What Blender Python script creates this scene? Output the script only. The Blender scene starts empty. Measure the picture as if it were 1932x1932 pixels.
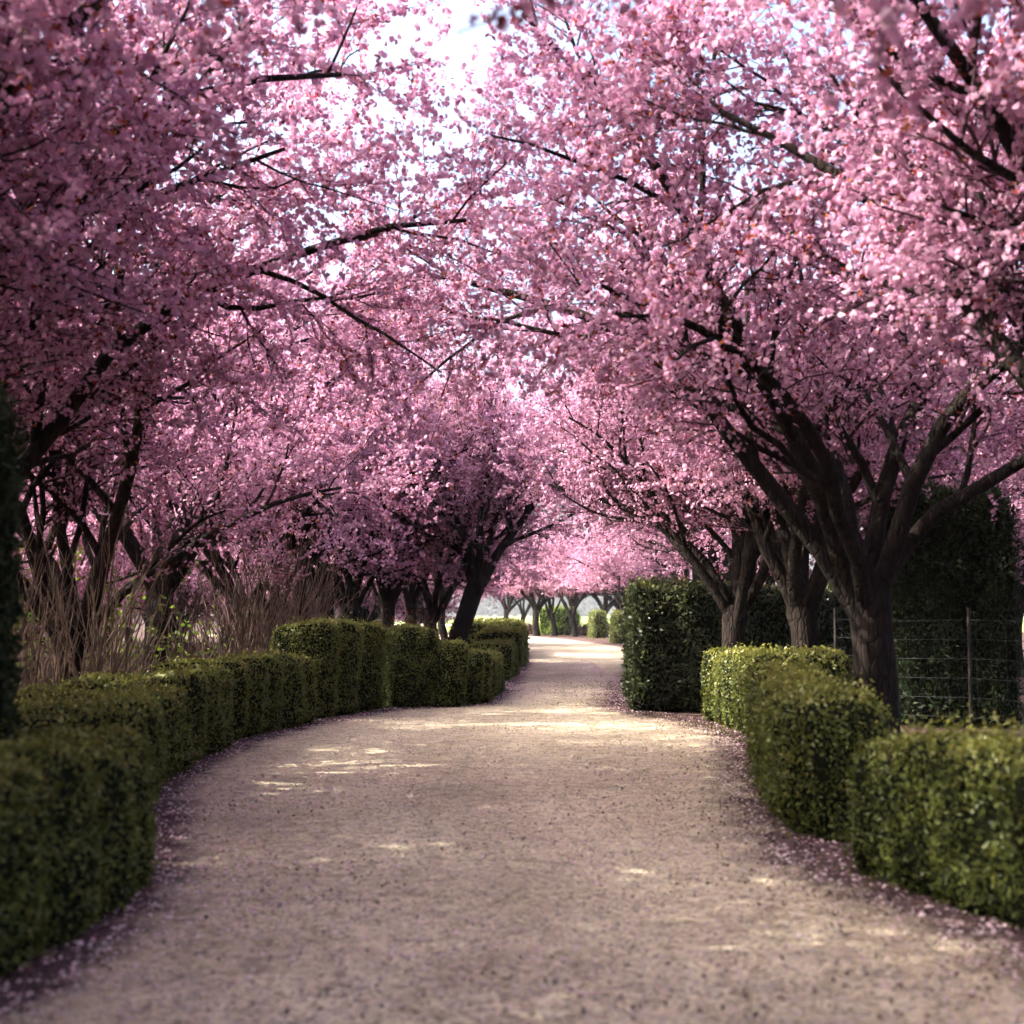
import bpy, math, random
import numpy as np
from mathutils import Vector

# ------------------------------------------------------------------ camera, sky, sun, exposure
S = bpy.context.scene
COL = S.collection
F_PX, W_PX, HOR = 2600.0, 1932.0, 1158.0      # focal length and horizon row, in pixels of a 1932 px wide picture
PITCH = math.atan((HOR - W_PX / 2) / F_PX)
EYE = 1.0
cam_d = bpy.data.cameras.new('camera')
cam = bpy.data.objects.new('camera', cam_d); COL.objects.link(cam)
cam.location = (0, 0, EYE)
cam.rotation_euler = (math.pi / 2 + PITCH, 0, 0)
cam_d.sensor_width = 36.0
cam_d.lens = 36.0 * F_PX / W_PX
cam_d.clip_start, cam_d.clip_end = 0.05, 4000
cam_d.dof.use_dof = True
cam_d.dof.focus_distance = 15.0
cam_d.dof.aperture_fstop = 2.6
S.camera = cam

SUN_AZ, SUN_EL = math.radians(-96), math.radians(40)
world = bpy.data.worlds.new('World'); S.world = world; world.use_nodes = True
wn = world.node_tree
sky = wn.nodes.new('ShaderNodeTexSky'); sky.sky_type = 'NISHITA'; sky.sun_disc = False
sky.sun_elevation = SUN_EL; sky.sun_rotation = SUN_AZ
sky.air_density = 0.6; sky.dust_density = 8.0; sky.ozone_density = 0.5
bg = wn.nodes['Background']; bg.inputs['Strength'].default_value = 0.15
wn.links.new(sky.outputs[0], bg.inputs['Color'])
sun_d = bpy.data.lights.new('sun', 'SUN'); sun_d.energy = 2.5; sun_d.angle = math.radians(0.6)
sun_d.color = (1.0, 0.93, 0.82)
sun = bpy.data.objects.new('sun', sun_d); COL.objects.link(sun)
sv = Vector((math.sin(SUN_AZ) * math.cos(SUN_EL), math.cos(SUN_AZ) * math.cos(SUN_EL), math.sin(SUN_EL)))
sun.rotation_euler = sv.to_track_quat('Z', 'Y').to_euler()
S.view_settings.view_transform = 'Standard'; S.view_settings.look = 'None'
S.view_settings.gamma = 1.0; S.view_settings.use_curve_mapping = False
S.view_settings.exposure = 2.48
S.render.engine = 'CYCLES'
cy = S.cycles
cy.max_bounces = 8; cy.diffuse_bounces = 6; cy.glossy_bounces = 2; cy.transmission_bounces = 4
cy.use_denoising = True
cy.use_adaptive_sampling = True; cy.adaptive_threshold = 0.04
cy.debug_use_spatial_splits = False
cy.sample_clamp_indirect = 6.0
cy.caustics_reflective = cy.caustics_refractive = False

# ------------------------------------------------------------------ helpers
def norm(v):
    return v / np.maximum(np.linalg.norm(v, axis=-1, keepdims=True), 1e-9)

def hash3(i, j, k, seed):
    n = (i * 374761393 + j * 668265263 + k * 1274126177 + seed * 974634777) & 0xffffffff
    n = ((n ^ (n >> 13)) * 1274126177) & 0xffffffff
    return ((n ^ (n >> 16)) & 0xffff) / 65535.0

def vnoise(p, scale=1.0, seed=0):
    """smooth value noise, -1..1, for an (N,3) array"""
    q = np.asarray(p) * scale
    b = np.floor(q).astype(np.int64); f = q - b
    f = f * f * (3 - 2 * f)
    r = 0
    for di in (0, 1):
        wx = f[:, 0] if di else 1 - f[:, 0]
        for dj in (0, 1):
            wy = f[:, 1] if dj else 1 - f[:, 1]
            for dk in (0, 1):
                wz = f[:, 2] if dk else 1 - f[:, 2]
                r = r + wx * wy * wz * hash3(b[:, 0] + di, b[:, 1] + dj, b[:, 2] + dk, seed)
    return r * 2 - 1

def make_mesh(name, verts, faces, attrs=None, smooth=False):
    """faces: list of (N,4) and/or (M,3) int arrays"""
    me = bpy.data.meshes.new(name)
    verts = np.ascontiguousarray(verts, dtype=np.float32)
    faces = [np.asarray(f, dtype=np.int32) for f in faces if len(f)]
    loops = np.concatenate([f.ravel() for f in faces])
    counts = np.concatenate([np.full(len(f), f.shape[1], dtype=np.int32) for f in faces])
    starts = np.concatenate([[0], np.cumsum(counts)[:-1]]).astype(np.int32)
    me.vertices.add(len(verts)); me.vertices.foreach_set('co', verts.ravel())
    me.loops.add(len(loops)); me.loops.foreach_set('vertex_index', loops)
    me.polygons.add(len(counts)); me.polygons.foreach_set('loop_start', starts)
    if smooth:
        me.polygons.foreach_set('use_smooth', np.ones(len(counts), dtype=bool))
    for k, v in (attrs or {}).items():
        a = me.attributes.new(k, 'FLOAT', 'POINT')
        a.data.foreach_set('value', np.ascontiguousarray(v, dtype=np.float32))
    me.update(calc_edges=True)
    return me

def obj(name, me, mat=None, parent=None):
    o = bpy.data.objects.new(name, me); COL.objects.link(o)
    if mat is not None and me is not None and not me.materials:
        me.materials.append(mat)
    if parent is not None:
        o.parent = parent
    return o

def tag(o, label=None, cat=None, group=None, kind=None):
    if label: o['label'] = label
    if cat: o['category'] = cat
    if group: o['group'] = group
    if kind: o['kind'] = kind
    return o

def empty(name, loc=(0, 0, 0), rz=0.0):
    o = bpy.data.objects.new(name, None); COL.objects.link(o)
    o.location = loc; o.rotation_euler = (0, 0, rz); o.empty_display_size = 0.2
    return o

def copy_tree(root, loc, rz, scale):
    r = root.copy(); COL.objects.link(r)
    r.location = loc; r.rotation_euler = (0, 0, rz); r.scale = scale
    for ch in root.children:
        c = ch.copy(); COL.objects.link(c); c.parent = r
    return r

def tubes(P, R, sides):
    """P (N,K,3) polylines, R (N,K) radii -> verts, quads"""
    N, K, _ = P.shape
    T = np.empty_like(P)
    T[:, 1:-1] = P[:, 2:] - P[:, :-2]; T[:, 0] = P[:, 1] - P[:, 0]; T[:, -1] = P[:, -1] - P[:, -2]
    T = norm(T)
    ref = np.where(np.abs(T[:, :1, 2:3]) > 0.8, np.array([1.0, 0, 0]), np.array([0, 0, 1.0]))
    U = norm(np.cross(T, np.broadcast_to(ref, T.shape))); V = np.cross(T, U)
    a = np.arange(sides) * 2 * math.pi / sides
    ring = U[:, :, None] * np.cos(a)[None, None, :, None] + V[:, :, None] * np.sin(a)[None, None, :, None]
    verts = (P[:, :, None] + ring * R[:, :, None, None]).reshape(-1, 3)
    base = (np.arange(N) * K * sides)[:, None, None] + (np.arange(K - 1) * sides)[None, :, None]
    i = np.arange(sides)[None, None, :]; j = (i + 1) % sides
    q = np.stack([base + i, base + j, base + sides + j, base + sides + i], -1).reshape(-1, 4)
    return verts, q

def join(parts):
    vs, qs, o = [], [], 0
    for v, q in parts:
        vs.append(v); qs.append(q + o); o += len(v)
    return np.concatenate(vs), np.concatenate(qs)

# ------------------------------------------------------------------ materials
def mat_new(name):
    m = bpy.data.materials.new(name); m.use_nodes = True
    nt = m.node_tree; nt.nodes.clear()
    out = nt.nodes.new('ShaderNodeOutputMaterial')
    return m, nt, out

def N(nt, kind, **inp):
    n = nt.nodes.new(kind)
    for k, v in inp.items():
        n.inputs[k.replace('_', ' ')].default_value = v
    return n

def ramp(nt, fac, stops):
    r = nt.nodes.new('ShaderNodeValToRGB')
    el = r.color_ramp.elements
    while len(el) < len(stops): el.new(0.5)
    for e, (p, c) in zip(el, stops):
        e.position = p; e.color = (*c, 1)
    nt.links.new(fac, r.inputs['Fac'])
    return r.outputs['Color']

def attr(nt, name):
    a = nt.nodes.new('ShaderNodeAttribute'); a.attribute_name = name
    return a.outputs['Fac']

def mixc(nt, fac, a, b, mode='MIX'):
    m = nt.nodes.new('ShaderNodeMix'); m.data_type = 'RGBA'; m.blend_type = mode
    for s, v in ((m.inputs['Factor'], fac), (m.inputs['A'], a), (m.inputs['B'], b)):
        if hasattr(v, 'is_linked'): nt.links.new(v, s)
        else: s.default_value = v if not isinstance(v, tuple) else (*v, 1)
    return m.outputs['Result']

def leaf_material(name, stops, attr_name='tint', trans=0.4, rough=0.5, spec=0.3, tgain=None):
    m, nt, out = mat_new(name)
    c = ramp(nt, attr(nt, attr_name), stops)
    p = N(nt, 'ShaderNodeBsdfPrincipled', Roughness=rough)
    p.inputs['Specular IOR Level'].default_value = spec
    nt.links.new(c, p.inputs['Base Color'])
    t = nt.nodes.new('ShaderNodeBsdfTranslucent')
    tc = mixc(nt, 1.0, c, tgain or (1, 1, 1), 'MULTIPLY')
    nt.links.new(tc, t.inputs['Color'])
    mx = nt.nodes.new('ShaderNodeMixShader'); mx.inputs['Fac'].default_value = trans
    nt.links.new(p.outputs[0], mx.inputs[1]); nt.links.new(t.outputs[0], mx.inputs[2])
    nt.links.new(mx.outputs[0], out.inputs['Surface'])
    return m

def blossom_material():
    m, nt, out = mat_new('blossom_petals')
    rad, tint = attr(nt, 'rad'), attr(nt, 'tint')
    petal = ramp(nt, tint, [(0.0, (0.50, 0.25, 0.40)), (0.5, (0.70, 0.44, 0.595)), (1.0, (0.87, 0.68, 0.78))])
    core = ramp(nt, rad, [(0.0, (0.45, 0.10, 0.16)), (0.35, (0.85, 0.75, 0.8)), (1.0, (1, 1, 1))])
    c = mixc(nt, 1.0, petal, core, 'MULTIPLY')
    d = N(nt, 'ShaderNodeBsdfDiffuse'); nt.links.new(c, d.inputs['Color'])
    t = nt.nodes.new('ShaderNodeBsdfTranslucent'); nt.links.new(c, t.inputs['Color'])
    mx = nt.nodes.new('ShaderNodeMixShader'); mx.inputs['Fac'].default_value = 0.5
    nt.links.new(d.outputs[0], mx.inputs[1]); nt.links.new(t.outputs[0], mx.inputs[2])
    nt.links.new(mx.outputs[0], out.inputs['Surface'])
    return m

def bark_material(name, lo, hi, scale=6.0):
    m, nt, out = mat_new(name)
    tc = nt.nodes.new('ShaderNodeTexCoord')
    mp = nt.nodes.new('ShaderNodeMapping'); mp.inputs['Scale'].default_value = (scale, scale, scale * 0.25)
    nt.links.new(tc.outputs['Object'], mp.inputs['Vector'])
    n1 = N(nt, 'ShaderNodeTexNoise', Scale=3.0, Detail=8.0, Roughness=0.65)
    nt.links.new(mp.outputs[0], n1.inputs['Vector'])
    n2 = N(nt, 'ShaderNodeTexVoronoi', Scale=4.0); n2.feature = 'DISTANCE_TO_EDGE'
    nt.links.new(mp.outputs[0], n2.inputs['Vector'])
    c = ramp(nt, n1.outputs['Fac'], [(0.3, lo), (0.7, hi)])
    crack = ramp(nt, n2.outputs['Distance'], [(0.0, (0.25, 0.25, 0.25)), (0.15, (1, 1, 1))])
    c = mixc(nt, 0.6, c, crack, 'MULTIPLY')
    p = N(nt, 'ShaderNodeBsdfPrincipled', Roughness=0.9); p.inputs['Specular IOR Level'].default_value = 0.15
    nt.links.new(c, p.inputs['Base Color'])
    ad = nt.nodes.new('ShaderNodeMath'); ad.operation = 'ADD'
    nt.links.new(n1.outputs['Fac'], ad.inputs[0]); nt.links.new(crack, ad.inputs[1])
    b = N(nt, 'ShaderNodeBump', Strength=0.7, Distance=0.02)
    nt.links.new(ad.outputs[0], b.inputs['Height']); nt.links.new(b.outputs[0], p.inputs['Normal'])
    nt.links.new(p.outputs[0], out.inputs['Surface'])
    return m

def plain(name, c, rough=0.8, spec=0.2, metal=0.0):
    m, nt, out = mat_new(name)
    p = N(nt, 'ShaderNodeBsdfPrincipled', Roughness=rough); p.inputs['Specular IOR Level'].default_value = spec
    p.inputs['Metallic'].default_value = metal
    n = N(nt, 'ShaderNodeTexNoise', Scale=12.0, Detail=5.0)
    tc = nt.nodes.new('ShaderNodeTexCoord'); nt.links.new(tc.outputs['Object'], n.inputs['Vector'])
    col = ramp(nt, n.outputs['Fac'], [(0.3, tuple(x * 0.65 for x in c)), (0.7, tuple(min(1, x * 1.3) for x in c))])
    nt.links.new(col, p.inputs['Base Color']); nt.links.new(p.outputs[0], out.inputs['Surface'])
    return m

M = {}
M['blossom'] = blossom_material()
M['bark'] = bark_material('plum_bark', (0.009, 0.007, 0.006), (0.032, 0.023, 0.019))
M['twig'] = plain('twig_bark', (0.045, 0.024, 0.026))
M['cane'] = plain('cane_bark', (0.15, 0.108, 0.08))
M['bronze'] = leaf_material('bronze_leaf', [(0, (0.10, 0.012, 0.012)), (0.6, (0.26, 0.035, 0.022)), (1, (0.36, 0.12, 0.04))], trans=0.5)
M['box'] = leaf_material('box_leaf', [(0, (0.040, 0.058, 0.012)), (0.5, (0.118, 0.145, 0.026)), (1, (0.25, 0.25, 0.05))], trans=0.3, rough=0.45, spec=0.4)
M['yew'] = leaf_material('yew_leaf', [(0, (0.014, 0.026, 0.010)), (1, (0.035, 0.055, 0.018))], trans=0.15, rough=0.6, spec=0.2)
M['laurel'] = leaf_material('laurel_leaf', [(0, (0.022, 0.036, 0.014)), (0.6, (0.055, 0.075, 0.022)), (1, (0.13, 0.14, 0.03))], trans=0.15, rough=0.36, spec=0.5)
M['spring'] = leaf_material('spring_leaf', [(0, (0.10, 0.19, 0.02)), (1, (0.26, 0.36, 0.04))], trans=0.5)
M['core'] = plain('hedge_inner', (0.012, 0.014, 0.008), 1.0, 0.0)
M['petal'] = leaf_material('fallen_petal', [(0, (0.58, 0.38, 0.42)), (1, (0.80, 0.65, 0.66))], trans=0.2)
M['litter'] = leaf_material('leaf_litter', [(0, (0.03, 0.016, 0.016)), (0.7, (0.09, 0.045, 0.04)), (1, (0.17, 0.10, 0.07))], trans=0.1, rough=0.9)
M['stone'] = leaf_material('gravel_stone', [(0, (0.20, 0.16, 0.14)), (0.5, (0.42, 0.36, 0.31)), (1, (0.60, 0.53, 0.47))], trans=0.0, rough=0.9, spec=0.2)
M['wire'] = plain('galvanised_wire', (0.03, 0.034, 0.038), 0.6, 0.3, 0.3)
M['post'] = plain('weathered_post', (0.028, 0.024, 0.022))
M['farwood'] = leaf_material('far_wood', [(0, (0.05, 0.06, 0.05)), (1, (0.10, 0.11, 0.09))], trans=0.1)

def soil_material():
    m, nt, out = mat_new('soil')
    tc = nt.nodes.new('ShaderNodeTexCoord')
    n1 = N(nt, 'ShaderNodeTexNoise', Scale=2.0, Detail=10.0, Roughness=0.7); nt.links.new(tc.outputs['Object'], n1.inputs['Vector'])
    n2 = N(nt, 'ShaderNodeTexNoise', Scale=60.0, Detail=4.0); nt.links.new(tc.outputs['Object'], n2.inputs['Vector'])
    c = ramp(nt, n1.outputs['Fac'], [(0.3, (0.045, 0.03, 0.026)), (0.7, (0.12, 0.085, 0.07))])
    c2 = ramp(nt, n2.outputs['Fac'], [(0.35, (0.5, 0.45, 0.45)), (0.65, (1.3, 1.2, 1.2))])
    c = mixc(nt, 1.0, c, c2, 'MULTIPLY')
    p = N(nt, 'ShaderNodeBsdfPrincipled', Roughness=0.95); p.inputs['Specular IOR Level'].default_value = 0.1
    nt.links.new(c, p.inputs['Base Color'])
    b = N(nt, 'ShaderNodeBump', Strength=0.6, Distance=0.02); nt.links.new(n2.outputs['Fac'], b.inputs['Height'])
    nt.links.new(b.outputs[0], p.inputs['Normal']); nt.links.new(p.outputs[0], out.inputs['Surface'])
    return m
M['soil'] = soil_material()

def path_material():
    m, nt, out = mat_new('gravel_path')
    tc = nt.nodes.new('ShaderNodeTexCoord'); V = tc.outputs['Object']
    def noise(s, d=6.0, r=0.6, scl=None):
        n = N(nt, 'ShaderNodeTexNoise', Scale=s, Detail=d, Roughness=r)
        if scl:
            mp = nt.nodes.new('ShaderNodeMapping'); mp.inputs['Scale'].default_value = scl
            nt.links.new(V, mp.inputs['Vector']); nt.links.new(mp.outputs[0], n.inputs['Vector'])
        else:
            nt.links.new(V, n.inputs['Vector'])
        return n.outputs['Fac']
    vor = N(nt, 'ShaderNodeTexVoronoi', Scale=70.0); nt.links.new(V, vor.inputs['Vector'])
    sep = nt.nodes.new('ShaderNodeSeparateColor'); nt.links.new(vor.outputs['Color'], sep.inputs[0])
    stone = ramp(nt, sep.outputs[0], [(0.0, (0.27, 0.23, 0.165)), (0.25, (0.53, 0.475, 0.33)), (0.7, (0.70, 0.635, 0.46)), (1.0, (0.80, 0.745, 0.57))])
    patch = ramp(nt, noise(1.1, 5), [(0.32, (0.80, 0.77, 0.74)), (0.62, (1.1, 1.08, 1.04))])
    mid = ramp(nt, noise(9.0, 6, 0.7), [(0.33, (0.56, 0.52, 0.51)), (0.52, (1.05, 1.05, 1.05))])
    c = mixc(nt, 1.0, stone, patch, 'MULTIPLY'); c = mixc(nt, 0.8, c, mid, 'MULTIPLY')
    # worn, paler wheel bands with a slightly littered crown between them
    trk = ramp(nt, attr(nt, 'across'), [(0.08, (0.84, 0.81, 0.78)), (0.34, (1.1, 1.1, 1.08)), (0.46, (0.92, 0.90, 0.87)), (0.60, (1.12, 1.11, 1.09)), (0.9, (0.84, 0.81, 0.79))])
    c = mixc(nt, 0.8, c, trk, 'MULTIPLY')
    pink = ramp(nt, noise(3.0, 8, 0.75), [(0.45, (0, 0, 0)), (0.7, (1, 1, 1))])
    fm = nt.nodes.new('ShaderNodeMath'); fm.operation = 'MULTIPLY'; fm.inputs[1].default_value = 0.35
    nt.links.new(pink, fm.inputs[0])
    c = mixc(nt, fm.outputs[0], c, (0.56, 0.46, 0.38))
    # worn gravel gives way to soil at the edges, along an uneven line
    ed = attr(nt, 'edge')
    ad = nt.nodes.new('ShaderNodeMath'); ad.operation = 'MULTIPLY_ADD'; ad.inputs[1].default_value = 0.55
    nt.links.new(noise(3.5, 8, 0.7), ad.inputs[0]); nt.links.new(ed, ad.inputs[2])
    sf = ramp(nt, ad.outputs[0], [(0.33, (1, 1, 1)), (0.50, (0, 0, 0))])
    soil = ramp(nt, noise(25.0, 6), [(0.3, (0.05, 0.03, 0.032)), (0.7, (0.16, 0.10, 0.10))])
    c = mixc(nt, sf, c, soil)
    p = N(nt, 'ShaderNodeBsdfPrincipled', Roughness=0.92); p.inputs['Specular IOR Level'].default_value = 0.15
    nt.links.new(c, p.inputs['Base Color'])
    b1 = N(nt, 'ShaderNodeBump', Strength=0.8, Distance=0.012); nt.links.new(vor.outputs['Distance'], b1.inputs['Height']); b1.invert = True
    b2 = N(nt, 'ShaderNodeBump', Strength=0.5, Distance=0.03); nt.links.new(noise(12.0, 6, 0.7), b2.inputs['Height'])
    nt.links.new(b1.outputs[0], b2.inputs['Normal']); nt.links.new(b2.outputs[0], p.inputs['Normal'])
    nt.links.new(p.outputs[0], out.inputs['Surface'])
    return m
M['path'] = path_material()

def meadow_material():
    m, nt, out = mat_new('meadow_grass')
    tc = nt.nodes.new('ShaderNodeTexCoord')
    n1 = N(nt, 'ShaderNodeTexNoise', Scale=0.15, Detail=10.0, Roughness=0.7); nt.links.new(tc.outputs['Object'], n1.inputs['Vector'])
    c = ramp(nt, n1.outputs['Fac'], [(0.3, (0.09, 0.14, 0.025)), (0.7, (0.22, 0.27, 0.06))])
    p = N(nt, 'ShaderNodeBsdfPrincipled', Roughness=0.9); nt.links.new(c, p.inputs['Base Color'])
    nt.links.new(p.outputs[0], out.inputs['Surface'])
    return m
M['meadow'] = meadow_material()

# ------------------------------------------------------------------ ground and path
def sheet(name, x0, x1, y0, y1, z, mat):
    v = np.array([(x0, y0, z), (x1, y0, z), (x1, y1, z), (x0, y1, z)])
    return tag(obj(name, make_mesh(name, v, [np.array([[0, 1, 2, 3]])]), mat), kind='structure')
sheet('ground', -1500, 1500, -60, 3000, 0.0, M['soil'])
sheet('meadow', -14, 1400, 74, 2900, 0.006, M['meadow'])
sheet('track', -13, 3, 118, 132, 0.012, plain('pale_track', (0.55, 0.5, 0.44)))

LEFT = np.array([(-1.6, -6), (-1.45, 0), (-1.34, 3.0), (-1.29, 4.2), (-1.30, 4.8), (-1.40, 5.5), (-1.65, 6.6), (-1.95, 7.8), (-2.08, 9.3),
                 (-2.05, 10.7), (-1.78, 12.7), (-1.2, 14.4), (-0.67, 14.6), (-0.25, 15.2), (-0.06, 18.2), (0.02, 21), (0.28, 28), (0.25, 36),
                 (0.0, 44), (-1.5, 52), (-6.0, 58), (-14, 61)], float)
RIGHT = np.array([(2.4, -6), (2.1, 0), (1.85, 3.0), (1.62, 4.2), (1.45, 4.8), (1.30, 5.3), (1.27, 6.1), (1.40, 7.4), (1.62, 9.0),
                  (1.86, 10.7), (1.78, 12.6), (1.25, 13.9), (1.14, 14.4), (1.2, 15.5), (1.55, 18.2), (1.9, 21), (2.6, 28), (3.3, 36),
                  (3.4, 43), (2.4, 52), (0.6, 63), (-14, 68)], float)
def densify(A):
    out = []
    for i in range(len(A) - 1):
        k = 8
        for t in range(k): out.append(A[i] + (A[i + 1] - A[i]) * t / k)
    out.append(A[-1]); return np.array(out)
def smooth(A, it=6):
    A = A.copy()
    for _ in range(it): A[1:-1] = (A[:-2] + 2 * A[1:-1] + A[2:]) / 4
    return A
Ls, Rs = smooth(densify(LEFT)), smooth(densify(RIGHT))
def ground_z(x, y):
    p = np.stack([x, y, np.zeros_like(x)], -1)
    return 0.012 + 0.008 * vnoise(p, 0.9, 5) + 0.004 * vnoise(p, 4.0, 6)
NC = 40
u = np.linspace(-0.10, 1.10, NC)
G = Ls[:, None] * (1 - u)[None, :, None] + Rs[:, None] * u[None, :, None]
wid = np.linalg.norm(Rs - Ls, axis=1)[:, None]
edge = np.minimum(u[None] * wid, (1 - u[None]) * wid * 0.52)
edge = np.clip(edge, -0.3, 1.0)
gx, gy = G[..., 0].ravel(), G[..., 1].ravel()
pv = np.stack([gx, gy, ground_z(gx, gy) + 0.004], -1)
nr = len(Ls)
ii = (np.arange(nr - 1)[:, None] * NC + np.arange(NC - 1)[None]).ravel()
pq = np.stack([ii, ii + 1, ii + NC + 1, ii + NC], -1)
tag(obj('gravel_path', make_mesh('gravel_path', pv, [pq], {'edge': edge.ravel(), 'across': (np.broadcast_to(u[None], edge.shape) + 0.05 * np.sin(np.arange(nr) * 0.11)[:, None]).ravel()}, True), M['path']), kind='structure')

# ------------------------------------------------------------------ leaves on surfaces
def scatter_leaves(P, Nn, rng, size, aspect=0.5, lift=0.25, outward=0.0, up=0.3):
    """P points, Nn surface normals -> folded diamond leaves"""
    n = len(P)
    nn = norm(Nn + rng.normal(0, 0.55, (n, 3)))
    ax = norm(np.cross(nn, rng.normal(0, 1, (n, 3))) + Nn * lift + np.array([0, 0, up]))
    sd = norm(np.cross(nn, ax)); nn = np.cross(ax, sd)
    L = (size * rng.uniform(0.65, 1.3, n))[:, None]; Wd = L * aspect * 0.5
    b = P; t = P + ax * L
    mid = P + ax * L * 0.5 + nn * L * 0.10
    V = np.stack([b, mid + sd * Wd, t, mid - sd * Wd], 1).reshape(-1, 3)
    return V, np.arange(n * 4).reshape(-1, 4)

def sample_surface(V, Q, rng, count):
    A, B, C, D = (V[Q[:, i]] for i in range(4))
    tri = np.concatenate([np.stack([A, B, C], 1), np.stack([A, C, D], 1)])
    nrm = np.cross(tri[:, 1] - tri[:, 0], tri[:, 2] - tri[:, 0]); ar = np.linalg.norm(nrm, axis=1)
    idx = rng.choice(len(tri), count, p=ar / ar.sum())
    r1, r2 = np.sqrt(rng.random(count)), rng.random(count)
    w = np.stack([1 - r1, r1 * (1 - r2), r1 * r2], -1)
    return (tri[idx] * w[..., None]).sum(1), norm(nrm[idx]), ar.sum() / 2

def dress(root, V, Q, rng, size, mat, cover=1.5, aspect=0.5, rough=0.02, name='foliage', top_tint=0.25, core=True, shoots=0.04):
    """a dark inner body plus leaves over it"""
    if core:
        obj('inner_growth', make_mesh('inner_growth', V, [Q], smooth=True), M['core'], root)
    _, _, area = sample_surface(V, Q, rng, 10)
    cnt = int(area * cover / (size * size * aspect * 0.5))
    P, Nn, _ = sample_surface(V, Q, rng, cnt)
    k = P[:, 2] > 0.012; P, Nn = P[k], Nn[k]; cnt = len(P)
    clump = vnoise(P, 9.0, 3) * 0.6 + vnoise(P, 22.0, 4) * 0.4
    off = rng.normal(0, rough * 0.5, cnt) + clump * rough + np.where(rng.random(cnt) < shoots, rng.random(cnt) * rough * 3 * np.clip(Nn[:, 2] + 0.2, 0, 1), 0)
    P = P + Nn * off[:, None]
    LV, LQ = scatter_leaves(P, Nn, rng, size, aspect)
    tint = np.clip(0.38 + rng.normal(0, 0.15, cnt) + clump * 0.12 + off / rough * 0.07 + top_tint * np.clip(Nn[:, 2], 0, 1), 0, 1)  # tops tinted paler: yellowish new growth plus light painted into the colour
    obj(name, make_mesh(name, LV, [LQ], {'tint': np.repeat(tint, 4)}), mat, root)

def hedge_body(line, width, height, rng, lobe=0.35, bump=0.045, step=0.05, top_slope=0.0):
    """closed hedge block along a base line; width > 0 grows to the line's left"""
    line = np.array(line, float)
    seg = np.linalg.norm(np.diff(line, axis=0), axis=1); s = np.concatenate([[0], np.cumsum(seg)]); Ltot = s[-1]
    n = max(6, int(Ltot / step))
    t = np.concatenate([[0, 0.006, 0.03], np.linspace(0.08, Ltot - 0.08, n), [Ltot - 0.03, Ltot - 0.006, Ltot]])
    sc = np.concatenate([[0.02, 0.80, 0.93], np.ones(n), [0.93, 0.80, 0.02]])
    c = np.stack([np.interp(t, s, line[:, i]) for i in (0, 1)], -1)
    tg = norm(np.stack([np.interp(t, s, np.gradient(line[:, i], s)) for i in (0, 1)], -1))
    nm = np.stack([-tg[:, 1], tg[:, 0]], -1) * np.sign(width)
    W = abs(width); m = 30
    a = np.linspace(-0.5 * math.pi, 1.5 * math.pi, m, endpoint=False)
    e = 0.28
    cw = np.sign(np.cos(a)) * np.abs(np.cos(a)) ** e * -1.0        # -1 = path side
    cz = np.sign(np.sin(a)) * np.abs(np.sin(a)) ** e
    hh = height + top_slope * (t / Ltot)
    w = W / 2 + cw[None] * W / 2 * sc[:, None]
    z = hh[:, None] * (0.5 + 0.5 * cz[None]) * np.maximum(sc, 0.5)[:, None]
    ph = rng.uniform(0, 6)
    lob = 0.5 + 0.5 * np.cos(2 * math.pi * t / lobe + ph + 0.8 * np.sin(t * 2.1 + ph))
    w = w - np.sign(cw)[None] * (bump * 1.2 * (1 - lob) ** 2)[:, None] * (np.abs(cw)[None])
    z = z - (bump * 0.7 * (1 - lob) ** 2)[:, None] * np.clip(cz, 0, 1)[None]
    V = np.stack([c[:, 0:1] + nm[:, 0:1] * w, c[:, 1:2] + nm[:, 1:2] * w, z], -1).reshape(-1, 3)
    d = vnoise(V, 5.0, 11) * bump * 0.8 + vnoise(V, 1.7, 12) * bump * 1.2
    V[:, 0] += d * np.repeat(nm[:, 0], m) * np.tile(cw, len(t)); V[:, 1] += d * np.repeat(nm[:, 1], m) * np.tile(cw, len(t))
    V[:, 2] = np.maximum(V[:, 2] + d * np.tile(np.clip(cz, 0, 1), len(t)), 0.001)
    R_ = len(t)
    i = np.arange(R_ - 1)[:, None] * m; j = np.arange(m)[None]; k = (j + 1) % m
    Q = np.stack([i + j, i + k, i + m + k, i + m + j], -1).reshape(-1, 4)
    if width > 0: Q = Q[:, ::-1]
    # make sure faces look outward
    cen = V.mean(0); fn = np.cross(V[Q[:, 1]] - V[Q[:, 0]], V[Q[:, 2]] - V[Q[:, 0]])
    if ((V[Q].mean(1) - cen) * fn).sum() < 0: Q = Q[:, ::-1]
    return V, Q

def hedge(name, line, width, height, label, leaf=0.022, mat='box', cover=1.25, aspect=0.55, seed=1, cat='hedge', group=None, rough=0.022, **kw):
    rng = np.random.default_rng(seed)
    line = np.array(line, float); o = line[0].copy()
    root = tag(empty(name, (o[0], o[1], 0)), label, cat, group)
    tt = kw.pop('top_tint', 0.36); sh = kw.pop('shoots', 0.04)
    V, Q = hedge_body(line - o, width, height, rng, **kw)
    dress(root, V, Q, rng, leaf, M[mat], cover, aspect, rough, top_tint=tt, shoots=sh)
    return root

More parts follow.
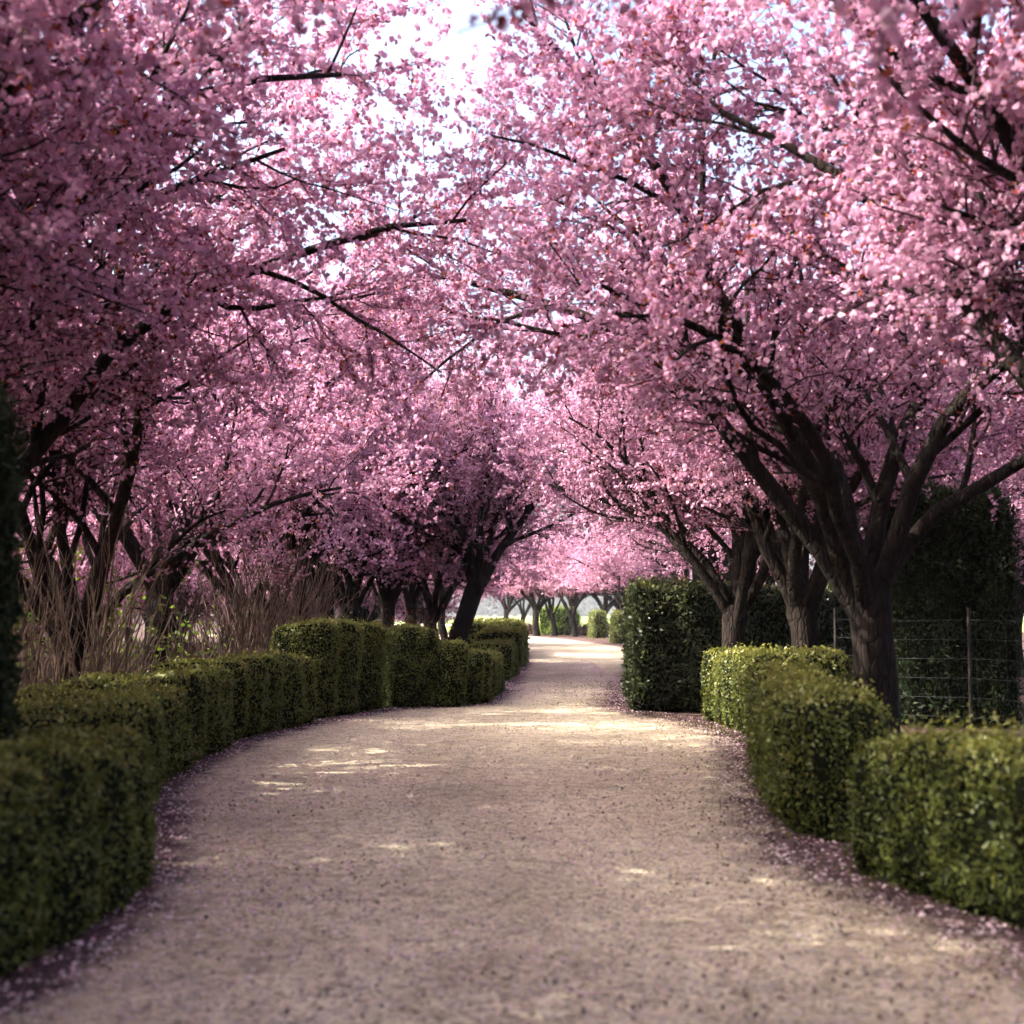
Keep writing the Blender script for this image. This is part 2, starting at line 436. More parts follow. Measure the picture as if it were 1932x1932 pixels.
# left row of clipped box, path side first
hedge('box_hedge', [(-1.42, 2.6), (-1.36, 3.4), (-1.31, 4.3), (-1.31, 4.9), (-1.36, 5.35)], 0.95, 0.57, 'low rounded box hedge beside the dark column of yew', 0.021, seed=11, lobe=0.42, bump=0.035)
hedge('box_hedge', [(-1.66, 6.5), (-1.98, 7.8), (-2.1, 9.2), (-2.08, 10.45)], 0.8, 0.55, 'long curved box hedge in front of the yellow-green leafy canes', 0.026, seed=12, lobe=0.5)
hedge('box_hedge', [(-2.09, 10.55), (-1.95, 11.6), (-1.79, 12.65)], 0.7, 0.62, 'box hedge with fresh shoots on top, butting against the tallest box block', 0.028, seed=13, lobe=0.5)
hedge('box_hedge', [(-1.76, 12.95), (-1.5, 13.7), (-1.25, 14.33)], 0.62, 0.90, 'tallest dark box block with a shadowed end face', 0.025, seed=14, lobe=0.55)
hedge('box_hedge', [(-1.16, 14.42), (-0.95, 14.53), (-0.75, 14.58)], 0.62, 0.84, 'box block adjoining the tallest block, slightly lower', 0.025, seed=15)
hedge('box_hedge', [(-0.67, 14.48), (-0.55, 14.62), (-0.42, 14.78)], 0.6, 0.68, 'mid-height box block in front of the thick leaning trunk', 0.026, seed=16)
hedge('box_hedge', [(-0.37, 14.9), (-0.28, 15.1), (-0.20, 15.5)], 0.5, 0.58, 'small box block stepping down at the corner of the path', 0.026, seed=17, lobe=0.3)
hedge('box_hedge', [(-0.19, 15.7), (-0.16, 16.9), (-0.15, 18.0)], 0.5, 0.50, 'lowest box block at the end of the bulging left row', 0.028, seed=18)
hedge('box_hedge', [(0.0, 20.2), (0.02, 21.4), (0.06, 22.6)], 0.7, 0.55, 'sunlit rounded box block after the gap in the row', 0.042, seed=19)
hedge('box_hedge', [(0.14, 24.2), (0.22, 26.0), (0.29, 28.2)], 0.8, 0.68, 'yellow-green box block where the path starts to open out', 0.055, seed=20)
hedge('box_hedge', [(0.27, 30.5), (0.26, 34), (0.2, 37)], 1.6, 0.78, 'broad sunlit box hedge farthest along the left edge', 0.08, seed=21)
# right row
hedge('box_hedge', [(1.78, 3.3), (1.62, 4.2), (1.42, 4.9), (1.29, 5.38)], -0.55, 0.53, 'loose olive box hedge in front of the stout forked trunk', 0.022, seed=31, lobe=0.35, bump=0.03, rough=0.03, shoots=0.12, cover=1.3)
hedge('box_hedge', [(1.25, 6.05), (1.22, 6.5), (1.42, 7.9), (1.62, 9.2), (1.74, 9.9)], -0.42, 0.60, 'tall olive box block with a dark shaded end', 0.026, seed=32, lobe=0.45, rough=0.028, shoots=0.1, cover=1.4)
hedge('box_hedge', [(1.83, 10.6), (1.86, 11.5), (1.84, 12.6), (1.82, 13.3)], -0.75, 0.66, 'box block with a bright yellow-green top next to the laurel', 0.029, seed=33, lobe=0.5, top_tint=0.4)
hedge('laurel_hedge', [(1.40, 16.4), (1.28, 15.2), (1.22, 13.95), (1.9, 14.1), (2.9, 14.6), (4.2, 15.2)], 0.9, 1.27, 'high glossy dark laurel hedge jutting into the path', 0.05, 'laurel', 1.5, 0.5, seed=34, rough=0.04, lobe=0.8, bump=0.05)
# evergreen columns
hedge('yew_column', [(-2.35, 4.3), (-2.1, 4.55), (-1.72, 4.7)], 0.6, 1.8, 'dark tall yew column rising above the left box hedge', 0.042, 'yew', 1.4, 0.3, seed=41, cat='yew', lobe=0.4, bump=0.05, rough=0.04)
hedge('evergreen_hedge', [(3.35, 12.3), (3.9, 12.15), (4.4, 12.05)], 1.0, 2.15, 'almost black tall evergreen hedge behind the wire fence', 0.05, 'yew', 1.4, 0.35, seed=42, lobe=0.9, bump=0.08, rough=0.06)
# far clipped shrubs by the bend
hedge('clipped_bush', [(3.35, 56.5), (3.9, 56.6)], 1.0, 1.05, 'clipped square bush with a sunlit side by the path bend', 0.07, 'box', 1.4, seed=51, cat='bush', bump=0.06, rough=0.06)
hedge('clipped_bush', [(3.45, 46.0), (4.2, 46.1)], 1.0, 1.0, 'clipped dark bush under the forked trees on the right', 0.07, 'box', 1.4, seed=52, cat='bush', bump=0.06, rough=0.06)
hedge('green_bush', [(1.3, 65.2), (2.3, 64.8), (3.2, 65.2)], 1.2, 1.15, 'loose bright green bush between the trunks at the far bend', 0.09, 'spring', 1.3, seed=53, cat='bush', bump=0.16, rough=0.14)
hedge('low_scrub', [(-3.0, 70), (0.3, 69), (4.5, 62), (6, 55)], 0.8, 0.38, 'low brownish scrub along the outside of the bend', 0.09, 'litter', 1.3, seed=54, cat='scrub', bump=0.12, rough=0.12)

# ------------------------------------------------------------------ plum trees
def children(P, R, rng, per, t0, t1, lo, hi, ang0, ang1, K, wob, bias, rscale, shrink=True):
    """branches of the next order along the polylines P (N,K,3)"""
    n, k, _ = P.shape
    t = (np.linspace(t0, t1, per)[None] + rng.uniform(-0.5, 0.5, (n, per)) * (t1 - t0) / per).clip(0.05, 0.98)
    x = t * (k - 1); i = np.floor(x).astype(int).clip(0, k - 2); f = (x - i)[..., None]
    rows = np.arange(n)[:, None]
    o = P[rows, i] * (1 - f) + P[rows, i + 1] * f
    tg = norm(P[rows, i + 1] - P[rows, i])
    r0 = (R[rows, i] * (1 - f[..., 0]) + R[rows, i + 1] * f[..., 0])
    o, tg, r0, t = o.reshape(-1, 3), tg.reshape(-1, 3), r0.ravel(), t.ravel()
    m = len(o)
    rv = norm(np.cross(tg, rng.normal(0, 1, (m, 3))))
    a = rng.uniform(ang0, ang1, m)[:, None]
    d = norm(tg * np.cos(a) + rv * np.sin(a) + np.array([0, 0, bias]))
    Ln = rng.uniform(lo, hi, m) * ((1.15 - 0.55 * t) if shrink else 1)
    pts = [o]; cur = d
    for s in range(K - 1):
        pts.append(pts[-1] + cur * (Ln / (K - 1))[:, None])
        cur = norm(cur + rng.normal(0, wob, (m, 3)) + np.array([0, 0, bias * 0.25]))
    C = np.stack(pts, 1)
    rr = np.minimum(r0 * rscale, 0.02 * Ln + 0.004)
    return C, rr[:, None] * np.linspace(1, 0.3, K)[None]

def flowers(P, D, rng, size, lod):
    """five-petalled flowers at P facing D"""
    n = len(P)
    a = norm(np.cross(D, rng.normal(0, 1, (n, 3)))); b = np.cross(D, a)
    sz = (size * rng.uniform(0.75, 1.2, n))[:, None]
    tint = np.clip(rng.normal(0.5, 0.22, n), 0, 1)
    if lod == 0:
        th = np.arange(5) * 2 * math.pi / 5
        u_ = a[:, None] * np.cos(th)[None, :, None] + b[:, None] * np.sin(th)[None, :, None]
        v_ = np.cross(D[:, None], u_)
        s = sz[:, None]; cup = D[:, None] * s
        base = P[:, None] + u_ * s * 0.06
        m1 = P[:, None] + u_ * s * 0.34 + v_ * s * 0.31 + cup * 0.16
        m2 = P[:, None] + u_ * s * 0.34 - v_ * s * 0.31 + cup * 0.16
        tip = P[:, None] + u_ * s * 0.54 + cup * rng.uniform(0.0, 0.3, (n, 5, 1))
        V = np.stack([base, m1, tip, m2], 2).reshape(-1, 3)
        rad = np.tile([0.0, 0.7, 1.0, 0.7], n * 5); tn = np.repeat(tint, 20)
    else:
        # two bent crossing petals pairs
        e1, e2 = (a + b) * 0.707, (b - a) * 0.707
        V = np.stack([P + a * sz * 0.5 + D * sz * 0.2, P + b * sz * 0.5, P - a * sz * 0.5 + D * sz * 0.2, P - b * sz * 0.5,
                      P + e1 * sz * 0.5 + D * sz * 0.03, P + e2 * sz * 0.5 + D * sz * 0.25, P - e1 * sz * 0.5 + D * sz * 0.03, P - e2 * sz * 0.5 + D * sz * 0.25], 1).reshape(-1, 3)
        rad = np.tile([1.0, 0.4, 1.0, 0.4] * 2, n); tn = np.repeat(tint, 8)
    return V, np.arange(len(V)).reshape(-1, 4), rad, tn

def plum_tree(seed, fork=1.15, r=0.155, limbs=6, lean=(0.0, 0.0), zmin=1.95, lod=0, fsize=0.05, spacing=0.022, reach=1.0, limb_list=None, sides=14, thick=1.0, steep=False):
    rng = np.random.default_rng(seed)
    root = empty('plum_tree')
    k = 9
    tz = np.linspace(0, fork, k)
    tr = np.zeros((1, k, 3)); tr[0, :, 2] = tz - 0.03
    tr[0, :, 0] = lean[0] * (tz / fork) ** 1.3 + 0.03 * np.sin(tz * 3 + seed); tr[0, :, 1] = lean[1] * (tz / fork) ** 1.3 + 0.03 * np.cos(tz * 2.3 + seed)
    rad = r * (1 + 0.45 * np.exp(-tz / 0.12) - 0.10 * tz / fork); rad[-3:] *= [1.03, 1.12, 1.0]
    parts = [tubes(tr, rad[None], sides)]
    top = tr[0, -1]
    # limbs: a vase of stout boughs
    K = 10
    P0 = []
    if limb_list is None:
        limb_list = []
        for i in range(limbs):
            az = i * 2 * math.pi / limbs + rng.uniform(-0.35, 0.35)
            limb_list.append((az, rng.uniform(1.1, 1.3) if steep else rng.uniform(0.9, 1.2), rng.uniform(2.6, 3.5) * reach))
        limb_list.append((rng.uniform(0, 6), 1.45, 3.1 * reach))
    for az, el, Ln in limb_list:
        d = np.array([math.cos(az) * math.cos(el), math.sin(az) * math.cos(el), math.sin(el)])
        out = np.array([math.cos(az), math.sin(az), 0.0])
        p = top - np.array([0, 0, rng.uniform(0.05, 0.30)]) + out * r * 0.35
        pts = [p]
        for s in range(K - 1):
            f = s / (K - 2)
            pts.append(pts[-1] + d * Ln / (K - 1))
            d = norm(d + out * (0.06 + 0.10 * f) + rng.normal(0, 0.10, 3) - np.array([0, 0, 0.05 * f]))
        P0.append(pts)
    P0 = np.array(P0); R0 = r * thick * rng.uniform(0.42, 0.6, len(P0))[:, None] * np.linspace(1, 0.16, K)[None] ** 0.9
    parts.append(tubes(P0, R0, 10))
    P1, R1 = children(P0, R0, rng, 9, 0.22, 0.97, 1.0, 1.9, 0.5, 1.0, 7, 0.16, 0.15, 0.62)
    P2, R2 = children(P1, R1, rng, 8 if lod else 9, 0.2, 0.97, 0.55, 1.0, 0.5, 1.1, 6, 0.2, 0.05, 0.6)
    P3, R3 = children(P2, R2, rng, 6 if lod < 2 else 4, 0.15, 0.97, 0.26, 0.55, 0.5, 1.1, 4, 0.22, 0.02, 0.6)
    def cull(P, R, z):
        keep = P[:, -1, 2] > z + 0.12 * vnoise(P[:, -1], 1.3, seed)
        keep &= P[:, :, 2].min(1) > z - 0.25
        return P[keep], R[keep]
    P1, R1 = cull(P1, R1, zmin - 0.15); P2, R2 = cull(P2, R2, zmin); P3, R3 = cull(P3, R3, zmin)
    parts.append(tubes(P1, R1, 7))
    v, q = join(parts)
    v = v + (vnoise(v, 7.0, seed) * 0.012 + vnoise(v, 2.5, seed + 1) * 0.02)[:, None] * np.array([1, 1, 0.0]) * np.clip(1.6 - v[:, 2:3] / 2, 0.15, 1)
    obj('trunk', make_mesh('trunk', v, [q], smooth=True), M['bark'], root)
    tw = [tubes(P2, R2, 5 if lod == 0 else 3)]
    if lod < 2: tw.append(tubes(P3, R3, 3))
    TV, TQ = join(tw)
    # flowers sleeve the twigs
    def along(P, sp):
        L = np.linalg.norm(np.diff(P, axis=1), axis=2).sum(1)
        cnt = np.maximum((L / sp).astype(int), 1)
        idx = np.repeat(np.arange(len(P)), cnt)
        t = rng.uniform(0.08, 1.0, len(idx)) * (P.shape[1] - 1)
        i = np.floor(t).astype(int).clip(0, P.shape[1] - 2); f = (t - i)[:, None]
        return P[idx, i] * (1 - f) + P[idx, i + 1] * f
    C = np.concatenate([along(P3, spacing), along(P2, spacing * 1.3)])
    # bare stretches and thick clumps
    den = vnoise(C, 2.2, seed + 7) * 0.6 + vnoise(C, 6.0, seed + 8) * 0.5
    C = C[rng.random(len(C)) < np.clip(0.78 + den * 1.1, 0.06, 1)]
    D = norm(rng.normal(0, 1, C.shape))
    fp = C + D * fsize * rng.uniform(0.25, 0.8, (len(C), 1))
    V, Q, rd, tn = flowers(fp, D, rng, fsize, lod)
    # young bronze leaves near twig tips
    nl = int(len(C) * 0.27)
    ci = rng.choice(len(C), nl); LD = norm(rng.normal(0, 1, (nl, 3)))
    patch = vnoise(C[ci], 1.4, seed + 9) > -0.15
    ci, LD = ci[patch], LD[patch]
    LV, LQ = scatter_leaves(C[ci] + LD * 0.01, LD, rng, fsize * 1.15, 0.45, 0.8)
    nb, nt_, nl = len(V), len(TV), len(LV)
    me = make_mesh('crown', np.concatenate([V, TV, LV]), [np.concatenate([Q, TQ + nb, LQ + nb + nt_])],
                   {'rad': np.concatenate([rd, np.zeros(nt_ + nl)]), 'tint': np.concatenate([tn, np.zeros(nt_), np.repeat(rng.random(len(ci)), 4)])})
    for k_ in ('blossom', 'twig', 'bronze'): me.materials.append(M[k_])
    me.polygons.foreach_set('material_index', np.concatenate([np.zeros(len(Q)), np.ones(len(TQ)), np.full(len(LQ), 2)]).astype(np.int32))
    obj('crown', me, None, root)
    return root

first_used = {}
def place(proto, x, y, rz, s, label, group=None, sz=None, name='plum_tree'):
    sc = (s, s, sz or s)
    if proto not in first_used:
        o = PROTO[proto]; first_used[proto] = o
        o.location = (x, y, 0); o.rotation_euler = (0, 0, rz); o.scale = sc
    else:
        o = copy_tree(first_used[proto], (x, y, 0), rz, sc)
    if 'group' in o: del o['group']
    return tag(o, label, 'tree', group)

PI = math.pi
PROTO = {
    'stout': plum_tree(101, 1.25, 0.145, zmin=2.02, lod=1, fsize=0.030, spacing=0.0118, thick=0.85,
                       limb_list=[(PI, 1.08, 4.3), (PI * 1.12, 1.22, 4.4), (PI * 0.85, 1.28, 3.7), (PI * 1.35, 1.1, 3.4), (0.15, 1.0, 3.2), (-0.5, 1.22, 3.6), (PI * 0.55, 1.15, 3.4), (1.1, 1.35, 3.6)]),
    'mid_a': plum_tree(303, 1.2, 0.13, lean=(0.1, 0.0), lod=1, fsize=0.032, spacing=0.0135, limbs=6, sides=10),
    'mid_b': plum_tree(404, 0.9, 0.12, lean=(-0.2, 0.1), lod=1, fsize=0.032, spacing=0.0135, limbs=6, zmin=1.25, sides=10),
    'slim': plum_tree(515, 1.1, 0.085, lean=(0.12, 0.05), lod=1, fsize=0.042, spacing=0.03, sides=8, zmin=1.3, steep=True, limbs=4, reach=0.95),
    'leaning': plum_tree(525, 1.6, 0.15, lean=(0.4, 0.0), lod=1, fsize=0.04, spacing=0.028, sides=12, zmin=1.45, steep=True, limbs=5),
    'far_a': plum_tree(606, 1.3, 0.15, lod=2, fsize=0.055, spacing=0.021, limbs=6, zmin=1.9, sides=8),
    'far_b': plum_tree(707, 0.7, 0.13, lean=(0.25, 0), lod=2, fsize=0.06, spacing=0.026, limbs=7, zmin=0.65, sides=8),
    'far_v': plum_tree(808, 1.0, 0.13, lean=(0.2, 0), lod=2, fsize=0.06, spacing=0.025, limbs=4, zmin=1.9, sides=8, steep=True),
}
# right row
place('stout', 2.46, 9.5, 0.0, 1.05, 'stout plum tree forking low behind the loose olive box hedge')
place('mid_a', 3.2, 6.6, 4.0, 1.15, 'plum tree between the stout forked one and the wire fence')
place('stout', 3.8, 4.0, 0.5, 1.05, 'plum tree leaning in beside the loose olive hedge')
place('mid_a', 2.66, 12.6, 2.2, 0.98, 'slimmer straight plum trunk rising behind the stout forked one')
place('mid_a', 2.12, 13.55, 0.4, 0.92, 'plum tree with a vase of boughs in front of the laurel hedge')
GR = 'plum trees along the right side past the laurel'
for i, (x, y, p) in enumerate([(3.2, 18.5, 'mid_a'), (3.7, 23, 'mid_a'), (4.3, 28, 'mid_a'), (4.9, 33, 'mid_a'), (5.3, 38, 'far_a'), (5.6, 43, 'far_a')]):
    place(p, x, y, i * 2.1 + 0.6, 1.18 + 0.05 * (i % 3), 'pink plum tree in the row hidden behind the laurel hedge', GR)
GR2 = 'plum trees standing outside the right fence'
for i, (x, y, p) in enumerate([(6.6, 10.5, 'mid_b'), (5.0, 17.5, 'mid_b'), (7.0, 15.5, 'mid_a'), (8.0, 22, 'far_a')]):
    place(p, x, y, i * 1.7 + 0.2, 1.0, 'pink plum tree beyond the wire fence', GR2)
# left row
place('stout', -3.4, 4.3, 1.75, 1.15, 'plum tree behind the yew column, boughs hanging over the path')
place('mid_a', -3.5, 6.4, 0.7, 1.2, 'plum tree between the yew column and the first canes')
place('stout', -3.75, 8.4, PI * 1.1, 1.05, 'plum tree behind the first low box hedge on the left')
place('mid_b', -3.8, 11.7, 2.6, 1.1, 'leaning plum tree wrapped in bare suckers')
place('mid_a', -3.9, 15.0, 1.0, 1.15, 'dark twisted plum trunk rising above the long curved hedge')
place('mid_b', -3.8, 18.8, 4.0, 1.15, 'plum tree half hidden by the thickest cane shrub')
place('leaning', -0.95, 21.5, 0.1, 1.0, 'thick leaning plum trunk between the two groups of box blocks')
GS = 'slim plum trees crowded behind the box blocks'
for i, (px, y) in enumerate([(545, 19.5), (580, 22.5), (612, 20.2), (645, 25), (682, 21.5), (715, 26.5), (742, 23.0), (780, 28), (805, 24.0), (845, 30)]):
    place('slim', (px - 966) / 2600 * y, y, 2.399 * i, 1.08 + 0.06 * (i % 4), 'slim dark plum stem crowded behind the clipped box blocks', GS)
GL = 'plum trees along the far left edge'
for i, (x, y, p) in enumerate([(-2.0, 36, 'mid_b'), (-2.6, 43, 'far_a')]):
    place(p, x, y, i * 2.3 + 1.0, 1.3, 'plum tree beside the farthest broad box hedge', GL)
# trees added around the camera to shade the near path; boughs reach over it
for i, (x, y) in enumerate([(-3.3, 2.3), (-3.2, 0.3), (3.4, -0.3), (-3.2, -2.2), (3.4, -5)]):
    place('mid_a', x, y, 1.3 * i, 1.12, 'plum tree added to shade the start of the avenue', 'plum trees added to shade the start of the avenue')
for i, (x, y) in enumerate([(-5.6, -3), (-6.6, -1), (-5.6, 1), (-6.6, 3), (-6.6, 5.2), (-4.8, 0.2)]):  # unseen second row, added to keep sun spots off the near path
    place('far_b' if i % 2 == 0 else 'far_a', x, y, i * 1.1, 1.0 if i % 2 == 0 else 1.2, 'plum tree added to block sun in a second row behind the yew column', 'plum trees added to block sun in a second row behind the yew column')
# orchard rows behind the left canes
GO = 'plum trees in the orchard rows behind the canes'
rngo = random.Random(5)
for row, x0 in enumerate((-9.0, -12.4, -16.0, -20.0)):
    for kx in range(9):
        y = 12.0 + kx * 4.2 + rngo.uniform(-0.7, 0.7) + row * 1.2
        place('far_a' if (kx + row) % 4 == 0 else 'far_b', x0 + rngo.uniform(-0.6, 0.6) + (y - 10) * 0.06, y, rngo.uniform(0, 6.28), rngo.uniform(0.92, 1.05), 'pink plum tree in the orchard behind the bare canes', GO)
for i, (x, y) in enumerate([(-3.4, 44), (-4.9, 47), (-6.3, 44.5), (-8.0, 48), (-4.3, 38.5), (-6.4, 37), (-4.5, 75), (-7.5, 76), (-10.5, 75)]):
    place('far_b', x, y, i * 1.7, 1.1, 'pink plum tree in the orchard behind the bare canes', GO)
# the bend
for i, (x, y, p, s, lb) in enumerate([
        (1.1, 62.5, 'far_a', 1.0, 'slim sunlit plum tree at the left end of the bend'),
        (1.9, 62.5, 'far_v', 1.0, 'plum tree with a clear V fork beside the bright green bush'),
        (2.75, 60.5, 'far_v', 1.0, 'plum tree with a curved trunk in front of the bright green bush'),
        (4.0, 60.0, 'far_a', 1.0, 'plum tree behind the sunlit clipped square bush'),
        (4.5, 52.0, 'far_a', 1.0, 'plum tree between the two clipped bushes'),
        (4.2, 47.5, 'far_v', 1.0, 'forked plum tree by the clipped dark bush'),
        (-0.3, 72.0, 'far_a', 1.0, 'plum tree standing at the edge of the meadow'),
        (0.5, 74.0, 'far_v', 1.0, 'plum tree standing at the edge of the meadow'),
        (5.5, 70.0, 'far_a', 1.1, 'plum tree behind the low scrub past the bend'),
        (3.0, 69.0, 'far_a', 1.1, 'plum tree behind the bright green bush')]):
    place(p, x, y, i * 1.9, s, lb, 'plum trees at the meadow edge' if 'meadow' in lb else None)

# ------------------------------------------------------------------ bare cane shrubs behind the left hedge
def cane_shrub(x, y, n, h, spread, seed, label, leaves=0, group=None):
    rng = np.random.default_rng(seed); n = int(n * 0.6)
    root = tag(empty('cane_shrub', (x, y, 0)), label, 'shrub', group)
    az = rng.uniform(0, 2 * PI, n); rr = spread * 0.35 * np.sqrt(rng.random(n))
    o = np.stack([np.cos(az) * rr, np.sin(az) * rr, np.full(n, -0.02)], -1)
    K = 7; d = norm(np.stack([np.cos(az) * 0.45 * rng.random(n), np.sin(az) * 0.45 * rng.random(n), np.ones(n)], -1) + rng.normal(0, 0.06, (n, 3)))
    Ln = h * rng.uniform(0.55, 1.1, n); pts = [o]
    for s in range(K - 1):
        pts.append(pts[-1] + d * (Ln / (K - 1))[:, None]); d = norm(d + rng.normal(0, 0.12, (n, 3)) + np.array([0, 0, 0.03]))
    P = np.stack(pts, 1); n = n; R = rng.uniform(0.005, 0.014, n) [:, None] * np.linspace(1, 0.35, K)[None]
    C, CR = children(P, R, rng, 4, 0.25, 0.95, 0.25, 0.7, 0.3, 0.8, 5, 0.1, 0.35, 0.7)
    v, q = join([tubes(P, R, 5), tubes(C, CR, 3)])
    obj('bare_cane', make_mesh('bare_cane', v, [q]), M['cane'], root)['kind'] = 'stuff'
    if leaves:
        i = rng.integers(0, len(C), leaves); t = rng.integers(1, 5, leaves)
        D = norm(rng.normal(0, 1, (leaves, 3)))
        LP = C[i, t]
        LV, LQ = scatter_leaves(LP, D, rng, 0.055, 0.6)
        obj('spring_leaf', make_mesh('spring_leaf', LV, [LQ], {'tint': np.repeat(rng.random(leaves), 4)}), M['spring'], root)['kind'] = 'stuff'
    return root
cane_shrub(-3.35, 9.9, 120, 1.7, 1.6, 61, 'bare cane shrub at the foot of the leaning plum tree', 0)
cane_shrub(-3.9, 12.6, 70, 1.5, 1.6, 62, 'thin cane shrub sprinkled with fresh yellow-green leaves', 700)
cane_shrub(-3.2, 13.0, 45, 1.0, 1.2, 63, 'sparse low cane shrub by the dark twisted trunk', 120)
cane_shrub(-3.05, 15.4, 130, 1.9, 1.5, 64, 'tall brown cane shrub to the right of the twisted trunk', 0)
cane_shrub(-3.0, 17.6, 150, 2.1, 1.5, 65, 'densest tall brown cane shrub beside the tallest box block', 0)
cane_shrub(-5.2, 13.5, 70, 1.5, 2.0, 66, 'leafy cane shrub deeper among the left trees', 260)
cane_shrub(-3.5, 7.6, 90, 1.6, 1.4, 67, 'bare cane shrub behind the yew column', 0)
rb = cane_shrub(-1.55, 20.5, 40, 0.95, 0.9, 68, 'small shrub with red young leaves by the thick leaning trunk', 0)
rng_ = np.random.default_rng(9)
D_ = norm(rng_.normal(0, 1, (260, 3))); P_ = rng_.normal(0, 1, (260, 3)) * [0.25, 0.25, 0.2] + [0, 0, 0.65]
LV, LQ = scatter_leaves(P_, D_, rng_, 0.06, 0.5)
obj('red_leaf', make_mesh('red_leaf', LV, [LQ], {'tint': np.repeat(rng_.uniform(0.5, 1, 260), 4)}), M['bronze'], rb)['kind'] = 'stuff'

# ------------------------------------------------------------------ wire fence on the right
fr = tag(empty('wire_fence', (2.9, 11.2, 0)), 'thin wire mesh fence in front of the black evergreen hedge', 'fence')
fa, fb = np.array([0.0, 1.2]), np.array([2.6, -1.8])
for i in range(4):
    p = fa + (fb - fa) * i / 3
    v, q = tubes(np.array([[(p[0], p[1], -0.05), (p[0], p[1], 0.5), (p[0], p[1], 1.05)]]), np.array([[0.016, 0.016, 0.015]]), 8)
    obj('fence_post', make_mesh('fence_post', v, [q]), M['post'], fr)
for k_ in range(6):
    z = 0.15 + k_ * 0.16
    t = np.linspace(0, 1, 25); ln = fa + (fb - fa) * t[:, None]
    sag = z - 0.012 * np.sin(t * PI * 3) ** 2
    P = np.concatenate([ln, sag[:, None]], 1)[None]
    v, q = tubes(P, np.full((1, 25), 0.0022), 4)
    obj('wire', make_mesh('wire', v, [q]), M['wire'], fr)
nv = 30; t = (np.arange(nv) + 0.5) / nv; ln = fa + (fb - fa) * t[:, None]
P = np.stack([np.concatenate([ln, np.full((nv, 1), 0.15)], 1), np.concatenate([ln, np.full((nv, 1), 0.55)], 1), np.concatenate([ln, np.full((nv, 1), 0.95)], 1)], 1)
v, q = tubes(P, np.full((nv, 3), 0.0016), 3)
obj('upright_wire', make_mesh('upright_wire', v, [q]), M['wire'], fr)['kind'] = 'stuff'

# ------------------------------------------------------------------ petals, litter, stones
def edges_at(y):
    return np.interp(y, Ls[:110, 1], Ls[:110, 0]), np.interp(y, Rs[:110, 1], Rs[:110, 0])
def flat_scatter(name, n, rng, size, mat, y0, y1, weight, aspect, label, cat, tilt=0.35, zoff=0.006, xpad=0.2):
    y = y0 + (y1 - y0) * rng.random(n * 3) ** 1.6
    l, r = edges_at(y); x = l - xpad + (r - l + 2 * xpad) * rng.random(n * 3)
    k = rng.random(n * 3) < weight(x, y, l, r); x, y = x[k][:n], y[k][:n]; n = len(x)
    P = np.stack([x, y, ground_z(x, y) + 0.004 + zoff], -1)
    nn = norm(np.array([0, 0, 1.0]) + rng.normal(0, tilt, (n, 3)))
    ax = norm(np.cross(nn, rng.normal(0, 1, (n, 3)))); sd = np.cross(nn, ax)
    L = (size * rng.uniform(0.6, 1.3, n))[:, None]
    V = np.stack([P - ax * L / 2, P + sd * L * aspect / 2, P + ax * L / 2, P - sd * L * aspect / 2], 1).reshape(-1, 3)
    V[:, 2] = np.maximum(V[:, 2], np.repeat(P[:, 2] - zoff + 0.002, 4))
    o = obj(name, make_mesh(name, V, [np.arange(n * 4).reshape(-1, 4)], {'tint': np.repeat(rng.random(n), 4)}), M[mat])
    return tag(o, label, cat, kind='stuff')
def w_petal(x, y, l, r):
    p = np.stack([x, y, 0 * x], -1)
    e = np.minimum(x - l, r - x)
    return np.clip(0.10 + 0.9 * np.exp(-np.clip(e, 0, 9) / 0.28) + 0.35 * vnoise(p, 1.2, 21), 0.03, 1)
def w_litter(x, y, l, r):
    p = np.stack([x, y, 0 * x], -1)
    return np.clip(0.0 + 0.9 * np.exp(-np.clip(r - x, 0, 9) / 0.22) + 0.5 * np.exp(-np.clip(x - l, 0, 9) / 0.10) + 0.12 * vnoise(p, 1.6, 22), 0.01, 1)
flat_scatter('fallen_petal', 26000, np.random.default_rng(71), 0.018, 'petal', 2.8, 30, w_petal, 0.8, 'pale pink petals strewn over the gravel path', 'petals')
flat_scatter('leaf_litter', 22000, np.random.default_rng(72), 0.020, 'litter', 2.8, 20, w_litter, 0.45, 'dark dry leaf litter gathered along the path edges', 'litter', 0.5)
# loose stones: squashed octahedra
rng = np.random.default_rng(73); n = 15000
y = 2.8 + 11 * rng.random(n) ** 1.8; l, r = edges_at(y); x = l + 0.05 + (r - l - 0.15) * rng.random(n)
c = np.stack([x, y, ground_z(x, y) + 0.005], -1)
oct_ = np.array([(1, 0, 0), (0, 1, 0), (-1, 0, 0), (0, -1, 0), (0, 0, 0.7), (0, 0, -0.4)])
sz = rng.uniform(0.004, 0.011, n)[:, None, None] * rng.uniform(0.6, 1.2, (n, 6, 1))
ang = rng.uniform(0, 6.28, n); ca, sa = np.cos(ang)[:, None], np.sin(ang)[:, None]
ox = oct_[None] * sz; V = np.stack([ox[..., 0] * ca - ox[..., 1] * sa, ox[..., 0] * sa + ox[..., 1] * ca, ox[..., 2]], -1) + c[:, None]
tri = np.array([(0, 1, 4), (1, 2, 4), (2, 3, 4), (3, 0, 4)])
T = (tri[None] + (np.arange(n) * 6)[:, None, None]).reshape(-1, 3)
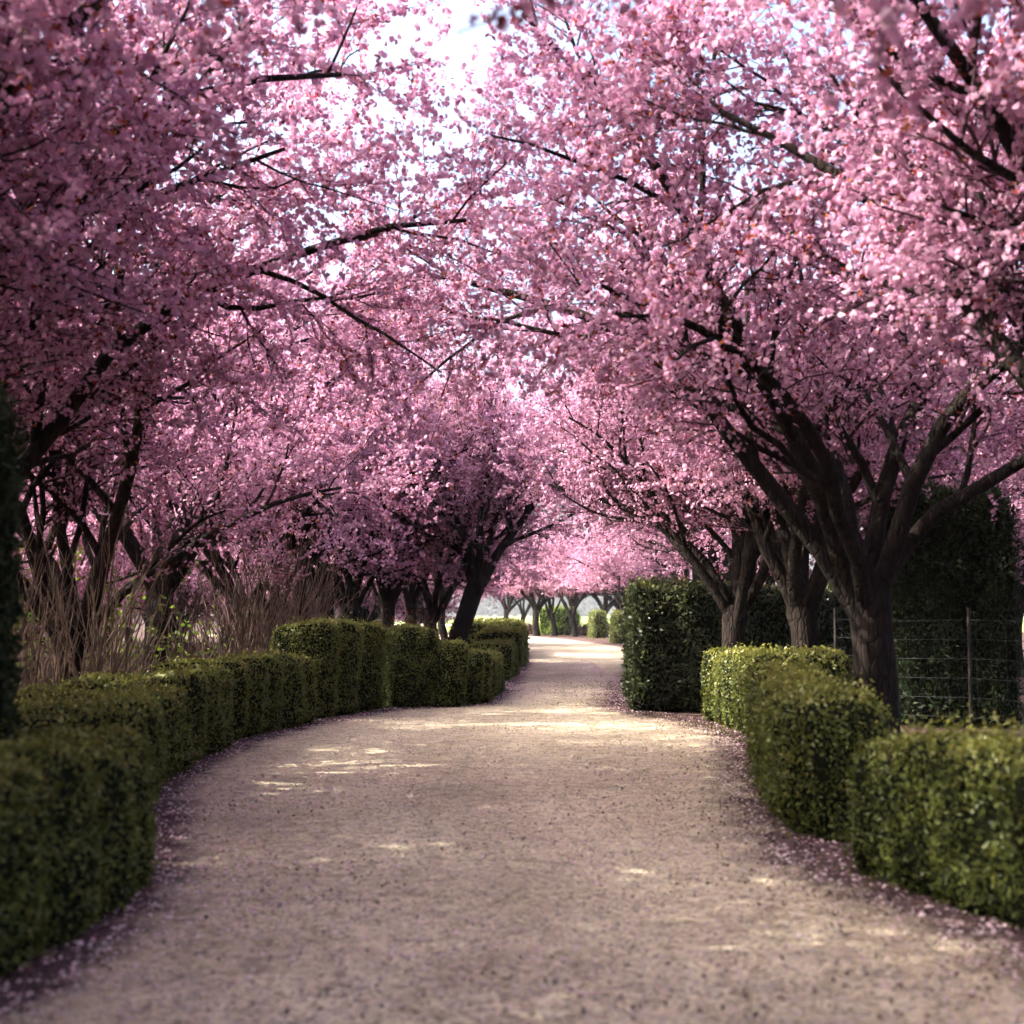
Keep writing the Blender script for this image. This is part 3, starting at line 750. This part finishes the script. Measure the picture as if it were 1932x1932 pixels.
tag(obj('loose_gravel', make_mesh('loose_gravel', V.reshape(-1, 3), [T], {'tint': np.repeat(rng.random(n), 6)}), M['stone']), 'loose pale gravel stones on the path', 'gravel', kind='stuff')

# grass tufts at the foot of the right hedge
rng = np.random.default_rng(74); n = 500
y = np.concatenate([rng.uniform(10.5, 13.6, 300), rng.uniform(5, 10, 200)]); l, r = edges_at(y); x = r - np.abs(rng.normal(0, 0.12, n)) - 0.02
P = np.stack([x, y, ground_z(x, y)], -1)
LV, LQ = scatter_leaves(P, norm(rng.normal(0, 1, (n, 3))), rng, 0.045, 0.12, 0.0, up=1.5)
tag(obj('grass_tuft', make_mesh('grass_tuft', LV, [LQ], {'tint': np.repeat(rng.random(n), 4)}), M['box']), 'short yellow-green grass at the foot of the right hedge', 'grass', kind='stuff')

# ------------------------------------------------------------------ far wood beyond the meadow
rng = np.random.default_rng(81)
n = 13000
x = rng.uniform(-60, 100, n)
cr = 9 + 3 * vnoise(np.stack([x, 0 * x, 0 * x], -1), 0.08, 3) + 2 * vnoise(np.stack([x, 0 * x, 0 * x], -1), 0.25, 4)
P = np.stack([x, 480 + rng.uniform(-10, 10, n), cr * rng.random(n) ** 0.8], -1)
LV, LQ = scatter_leaves(P, norm(rng.normal(0, 1, (n, 3)) + [0, -1, 0.3]), rng, 1.6, 0.7)
tag(obj('far_wood', make_mesh('far_wood', LV, [LQ], {'tint': np.repeat(rng.random(n), 4)}), M['farwood']), 'hazy bluish wood along the far side of the meadow', 'wood', kind='stuff')

# ------------------------------------------------------------------ hazy spring air
hv = np.array([(x, y, z) for z in (-1.0, 18.0) for y in (-30.0, 640.0) for x in (-260.0, 260.0)])
hf = np.array([(0, 2, 3, 1), (4, 5, 7, 6), (0, 1, 5, 4), (2, 6, 7, 3), (0, 4, 6, 2), (1, 3, 7, 5)])
hm, hnt, hout = mat_new('haze')
hp = hnt.nodes.new('ShaderNodeVolumePrincipled'); hp.inputs['Color'].default_value = (0.86, 0.92, 1.0, 1); hp.inputs['Density'].default_value = 0.0005
hnt.links.new(hp.outputs[0], hout.inputs['Volume'])
tag(obj('haze', make_mesh('haze', hv, [hf]), hm), kind='stuff')
